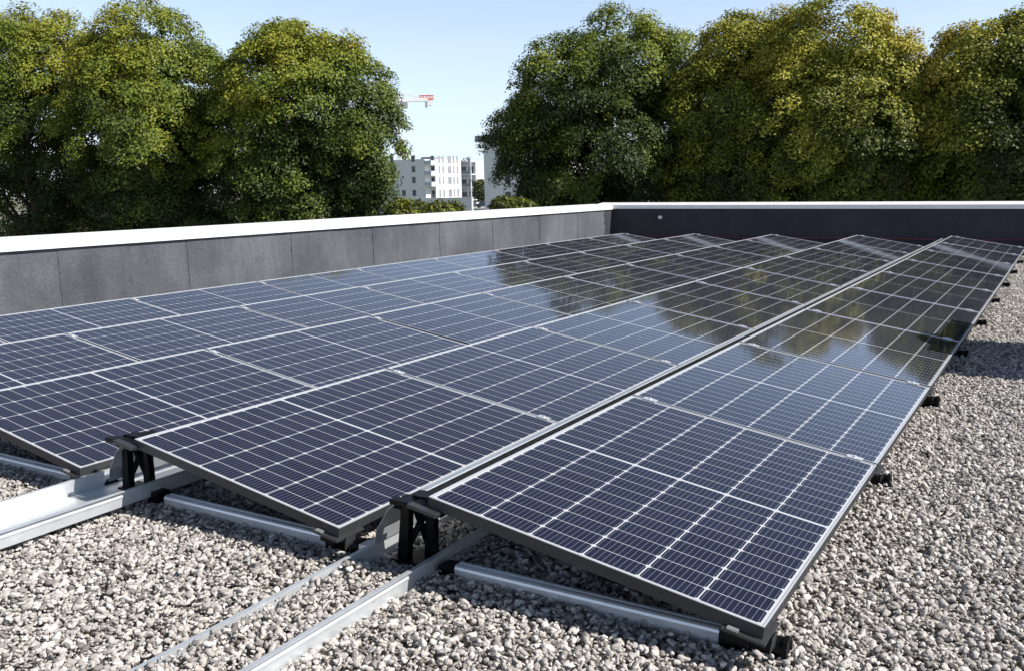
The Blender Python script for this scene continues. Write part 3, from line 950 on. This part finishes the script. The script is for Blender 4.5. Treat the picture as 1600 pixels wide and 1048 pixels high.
# ------------------------------------------------------------------ buildings in the gap
GB = GZ
def zat(px, py, D): return at(px, py, D).z
D1 = 250
c1 = at(673, 290, D1)                            # nearest corner of the white block
zr = zat(673, 249, D1); 
fl = [zat(673, y, D1) for y in (311, 290.5, 273.5, 257)]     # floor levels
ap = empty('apartment_building', (c1.x, c1.y, GB), 'white apartment building with corner balconies in the gap between the trees', 'building', 'houses in the gap')
def apbox(name, mat, rects, parent=ap, bev=0):
    bm = bmesh.new()
    for q in rects:
        box(bm, *q, bev)
    return obj(name, bm, mat, parent)
h = zr - GB
apbox('wall', M_render_w, [(-19, -1.7, 0, 14.6, 0, h), (-1.6999, 0, 2.4, 14.6, 0, h)])
apbox('roof', M_roofgrey, [(-18.7, -2.5, 0.3, 14.2, h + 0.001, h + 0.12), (-9, -5, 8, 13, h + 0.121, h + 0.9)])
for f in fl[1:]:
    z = f - GB
    b = apbox('balcony', M_render_w, [(-1.699, 0.6, -0.4, 2.399, z - 0.22, z)])
    bm = bmesh.new()
    box(bm, -1.698, 0.6, -0.4, -0.34, z + 0.001, z + 1.0)
    box(bm, 0.54, 0.6, -0.3399, 2.398, z + 0.001, z + 1.0)
    obj('railing', bm, M_render_g, b)
hw = 1.75
levels = [f - GB for f in fl]
for i, z in enumerate(levels):
    cols = (-5.6, -9.2, -13.0) if i == 0 else (-5.6, -13.0)
    for x in cols:
        w = apbox('window', M_render_g, [(x - 0.65, x + 0.65, -0.06, -0.001, z + 0.75, z + 0.75 + hw)])
        apbox('pane', M_dark, [(x - 0.55, x + 0.55, -0.075, -0.0601, z + 0.85, z + 0.65 + hw)], w)
    for y, ww in ((4.2, 0.45), (6.0, 0.45), (9.0, 0.9), (11.0, 0.45), (12.8, 0.45)):
        w = apbox('window', M_render_g, [(0.001, 0.06, y - ww, y + ww, z + 0.3, z + 2.45)])
        apbox('pane', M_shutter, [(0.0601, 0.075, y - ww + 0.1, y + ww - 0.1, z + 0.4, z + 2.35)], w)
    w = apbox('window', M_render_g, [(-1.5, -0.3, 2.34, 2.399, z + 0.05, z + 2.3)])
    apbox('pane', M_dark, [(-1.4, -0.4, 2.325, 2.3399, z + 0.12, z + 2.2)], w)

# grey rear wing with deep balconies
c2 = at(735, 290, 275)
aw = empty('apartment_wing', (c2.x, c2.y, GB), 'grey apartment wing with deep shaded balconies right of the white block', 'building', 'houses in the gap')
h2 = zat(735, 252, 275) - GB
apbox('wall', M_render_g, [(-9, 0, 3, 14, 0, h2)], aw)
for i in range(4):
    z = i * h2 / 4
    b = apbox('balcony', M_render_w, [(-9, 0.2, 0.4, 2.999, z + h2 / 4 - 0.3, z + h2 / 4)], aw)
    apbox('railing', M_craneG, [(-9, 0.2, 0.4, 0.5, z + 0.001, z + 0.95)], b)
    for x in (-7, -4.2, -1.6):
        w = apbox('window', M_roofgrey, [(x - 0.9, x + 0.9, 2.93, 2.999, z + 0.1, z + 2.2)], aw)
        apbox('pane', M_dark, [(x - 0.8, x + 0.8, 2.91, 2.929, z + 0.2, z + 2.1)], w)
apbox('column', M_render_w, [(-0.2, 0.2, 0.2, 0.399, 0, h2), (-5.0, -4.6, 0.2, 0.399, 0, h2)], aw)

# building half hidden by the dark tree
c3 = at(757, 290, 150)
nb = empty('flat_roofed_building', (c3.x, c3.y, GB), 'pale flat roofed building half hidden behind the dark right tree', 'building', 'houses in the gap')
h3 = zat(757, 222, 150) - GB
apbox('wall', M_render_w, [(0, 14, 0, 12, 0, h3)], nb)
apbox('roof_slab', M_roofgrey, [(-1.1, 14.5, -0.8, 12.5, h3 + 0.001, h3 + 0.95)], nb)
apbox('chimney', M_roofgrey, [(1.0, 2.3, 2, 3.5, h3 + 0.951, h3 + 2.2)], nb)
for i in range(3):
    for x in (4.5, 8.5, 12):
        z = 2.0 + i * 3.1
        w = apbox('window', M_render_g, [(x - 0.6, x + 0.6, -0.06, -0.001, z, z + 1.5)], nb)
        apbox('pane', M_dark, [(x - 0.5, x + 0.5, -0.075, -0.0601, z + 0.1, z + 1.4)], w)

# cream house far behind
c4 = at(744, 285, 300)
hs = empty('house', (c4.x, c4.y, GB), 'small cream house between the grey wing and the pale building', 'building', 'houses in the gap')
h4 = zat(744, 274, 300) - GB
apbox('wall', M_render_y, [(0, 8, 0, 8, 0, h4)], hs)
bm = bmesh.new()
prism(bm, [(-0.5, h4 + 0.001), (8.5, h4 + 0.001), (4, h4 + 2.2)], -0.5, 8.5, 'Y')
obj('roof', bm, M_tile, hs)
for x in (1.3, 3.2):
    w = apbox('window', M_render_w, [(x - 0.5, x + 0.5, -0.05, -0.001, h4 - 2.6, h4 - 0.9)], hs)
    apbox('pane', M_dark, [(x - 0.4, x + 0.4, -0.07, -0.0501, h4 - 2.5, h4 - 1.0)], w)

# pale concrete yard wall in front of the houses
ca, cb = at(600, 312, 185), at(738, 309, 175)
bm = bmesh.new()
d = (cb - ca); d.z = 0
ang = math.atan2(d.y, d.x)
box(bm, 0, d.length, 0, 0.3, 0, ca.z - GB, 0.01)
box(bm, -0.05, d.length + 0.05, -0.05, 0.35, ca.z - GB + 0.001, ca.z - GB + 0.13, 0.01)
yw = obj('yard_wall', bm, M_render_w)
yw.location = (ca.x, ca.y, GB); yw.rotation_euler = (0, 0, ang)
tag(yw, 'pale concrete yard wall below the white apartment building', 'wall')

# street lamp
lp = at(737, 320, 130)
sl = empty('street_lamp', (lp.x, lp.y, GB), 'slim pale street lamp in front of the grey wing', 'street lamp')
hl = zat(737, 283, 130) - GB
bm = bmesh.new()
tube(bm, [(0, 0, 0), (0, 0, hl * 0.5), (0, 0, hl)], [0.085, 0.07, 0.055], 8)
obj('pole', bm, M_lampmetal, sl, 40)
bm = bmesh.new()
tube(bm, [(0, 0, hl - 0.05), (0.25, -0.1, hl + 0.06), (0.5, -0.2, hl + 0.08)], [0.05, 0.045, 0.04], 6)
obj('arm', bm, M_lampmetal, sl, 40)
bm = bmesh.new()
box(bm, 0.3, 0.95, -0.32, -0.1, hl + 0.03, hl + 0.15, 0.03)
obj('lamp_head', bm, M_lampmetal, sl)

# parked car beside the lamp
cp = at(757, 318, 215)
car = empty('parked_car', (cp.x, cp.y, zat(757, 325, 215)), 'dark blue parked car right of the street lamp', 'car', None, (0, 0, R(25)))
bm = bmesh.new()
prof = [(-2.0, 0.3), (-2.05, 0.75), (-1.9, 0.95), (-1.45, 1.02), (-0.8, 1.5), (0.7, 1.52), (1.35, 1.0), (1.95, 0.85), (2.05, 0.6), (2.0, 0.3)]
prism(bm, prof, -0.85, 0.85, 'X')
bmesh.ops.rotate(bm, verts=bm.verts[:], cent=(0, 0, 0), matrix=Matrix.Rotation(R(90), 3, 'Z'))
bmesh.ops.bevel(bm, geom=bm.edges[:], offset=0.06, segments=2, affect='EDGES')
obj('body', bm, M_carpaint, car, 40)
bm = bmesh.new()
for s in (-1, 1):
    a = s * 0.853; b2 = s * 0.868
    q = [(-0.75 + 0.1, 1.07), (-0.72, 1.42), (0.62, 1.44), (1.05, 1.07)]
    A = [bm.verts.new((-x, a, z)) for x, z in q]; B = [bm.verts.new((-x, b2, z)) for x, z in q]
    bm.faces.new(A); bm.faces.new(B[::-1])
    for k in range(4): bm.faces.new((A[k], A[(k + 1) % 4], B[(k + 1) % 4], B[k]))
obj('window', bm, M_dark, car)
for x in (-1.3, 1.3):
    for s in (-1, 1):
        bm = bmesh.new()
        bmesh.ops.create_cone(bm, cap_ends=True, segments=16, radius1=0.32, radius2=0.32, depth=0.2, matrix=Matrix.Translation((x, s * 0.80, 0.32)) @ Matrix.Rotation(R(90), 4, 'X'))
        obj('wheel', bm, M_rubber, car, 40)
bm = bmesh.new()
for p in ((0,),):
    pass
# terrace the car stands on
bm.free()
bm = bmesh.new()
pa = at(757, 325, 215)
box(bm, pa.x - 9, pa.x + 40, pa.y - 6, pa.y + 60, GB + 0.01, pa.z)
tag(obj('parking_terrace', bm, M_conc), kind='structure')

# tower crane behind the left trees
D5 = 330
cm = at(623, 168, D5)
cr = empty('tower_crane', (cm.x, cm.y, GB), 'white tower crane with a red tail end above the left trees', 'crane')
kk = D5 / FPX
zj = zat(630, 157, D5) - GB
vx = at(676, 157, D5) - at(623, 157, D5); vx.z = 0
arm = vx.length
ang = math.atan2(vx.y, vx.x)
Mr = Matrix.Rotation(ang, 4, 'Z')
def lattice(bm, p, q, w, bar, n):
    p, q = Vector(p), Vector(q)
    d = (q - p).normalized()
    side = d.cross(Vector((0, 0, 1)))
    if side.length < 0.1: side = Vector((1, 0, 0))
    side.normalize()
    up = side.cross(d).normalized()
    cs = [side * a * w / 2 + up * b * w / 2 for a, b in ((-1, -1), (1, -1), (1, 1), (-1, 1))]
    for c in cs: tube(bm, [p + c, q + c], bar, 5)
    for i in range(n):
        for k in range(4):
            a, b = cs[k], cs[(k + 1) % 4]
            if i % 2: a, b = b, a
            tube(bm, [p.lerp(q, i / n) + a, p.lerp(q, (i + 1) / n) + b], bar * 0.7, 4)
bm = bmesh.new()
lattice(bm, (0, 0, 0), (0, 0, zj - 1.5), 1.8, 0.12, 26)
obj('mast', bm, M_craneW, cr)
bm = bmesh.new()
lattice(bm, (-48, 0, zj), (-1, 0, zj), 1.4, 0.11, 34)
bm.transform(Mr)
obj('jib', bm, M_craneW, cr)
bm = bmesh.new()
box(bm, -1, arm * 0.86, -0.7, 0.7, zj - 0.6, zj + 0.49, 0.05)
box(bm, arm * 0.8601, arm * 0.98, -0.6, 0.6, zj - 2.0, zj - 0.101, 0.05)
box(bm, -0.8, 0.8, -0.8, 0.8, zj - 1.499, zj - 0.601, 0.05)
bm.transform(Mr)
cj = obj('counter_jib', bm, M_craneW, cr)
bm = bmesh.new()
lattice(bm, (arm * 0.62, 0, zj + 1.0), (arm * 1.04, 0, zj + 1.0), 1.0, 0.13, 8)
box(bm, arm * 0.8601, arm * 1.03, -0.7, 0.7, zj - 0.1, zj + 0.49, 0.05)
bm.transform(Mr)
obj('tail_end', bm, M_craneR, cr)
bm = bmesh.new()
box(bm, arm * 0.78, arm * 0.85, -0.6, 0.6, zj - 2.6, zj - 0.75, 0.05)
bm.transform(Mr)
obj('counterweight', bm, M_craneG, cr)
bm = bmesh.new()
box(bm, 0.9, 3.2, -2.3, -0.72, zj - 2.9, zj - 0.7, 0.1)
bm.transform(Mr)
obj('cab', bm, M_craneG, cr)
bm = bmesh.new()
lattice(bm, (0, 0, zj + 0.6), (0, 0, zj + 2.2), 1.0, 0.09, 2)
tube(bm, [(0, 0, zj + 2.2), (arm * 0.8, 0, zj + 0.6)], 0.06, 5)
bm.transform(Mr)
obj('tower_top', bm, M_craneR, cr)

# ------------------------------------------------------------------ light
SUN_EL, SUN_AZ = R(42.8), R(79.0)                 # azimuth clockwise from +Y
sd = Vector((math.cos(SUN_EL) * math.sin(SUN_AZ), math.cos(SUN_EL) * math.cos(SUN_AZ), math.sin(SUN_EL)))
ld = bpy.data.lights.new('sun', 'SUN')
ld.energy = 5.0
ld.angle = R(0.53)
ld.color = (1.0, 0.955, 0.89)
lo = bpy.data.objects.new('sun', ld)
link(lo)
lo.rotation_euler = sd.to_track_quat('Z', 'Y').to_euler()
lo.location = (10, 0, 20)

w = bpy.data.worlds.new('World')
S.world = w
w.use_nodes = True
nt = w.node_tree
nt.nodes.clear()
wo = nt.nodes.new('ShaderNodeOutputWorld')
bg = nt.nodes.new('ShaderNodeBackground')
sk = nt.nodes.new('ShaderNodeTexSky')
sk.sky_type = 'NISHITA'
sk.sun_disc = False
sk.sun_elevation = SUN_EL
sk.sun_rotation = SUN_AZ
sk.altitude = 200
sk.air_density = 1.0
sk.dust_density = 0.4
sk.ozone_density = 1.2
bg.inputs['Strength'].default_value = 0.10
g = G(nt)
geo = g.n('ShaderNodeTexCoord')
sep = g.n('ShaderNodeSeparateXYZ')
g.l(geo.outputs['Generated'], sep.inputs[0])
elev = g.m('MAXIMUM', sep.outputs[2], 0.0)
lum = g.n('ShaderNodeRGBToBW')
g.l(sk.outputs[0], lum.inputs[0])
hz = g.ramp(elev, [(0.0, (0.84, 0.985, 1.14)), (0.10, (0.79, 0.955, 1.20)), (0.22, (0.72, 0.92, 1.30)), (1.0, (0.5, 0.85, 1.6))])
pale = g.n('ShaderNodeVectorMath', operation='SCALE')
g.l(hz, pale.inputs[0]); g.l(lum.outputs[0], pale.inputs['Scale'])
air = g.mix(0.8, sk.outputs[0], pale.outputs[0])
gn = g.ramp(elev, [(0.0, (0.52, 0.52, 0.52)), (0.14, (0.74, 0.74, 0.74)), (0.24, (0.80, 0.80, 0.80)), (0.38, (0.60, 0.60, 0.60)), (0.62, (0.25, 0.25, 0.25)), (1.0, (0.20, 0.20, 0.20))])
gain = g.n('ShaderNodeRGBToBW')
g.l(gn, gain.inputs[0])
hazy = g.n('ShaderNodeVectorMath', operation='SCALE')
g.l(air, hazy.inputs[0]); g.l(g.m('MULTIPLY', gain.outputs[0], 2.0), hazy.inputs['Scale'])
g.l(hazy.outputs[0], bg.inputs[0])
nt.links.new(bg.outputs[0], wo.inputs[0])

S.view_settings.view_transform = 'Standard'
S.view_settings.look = 'None'
S.view_settings.exposure = 0.5
S.view_settings.gamma = 1.0
S.render.engine = 'CYCLES'
S.cycles.max_bounces = 6
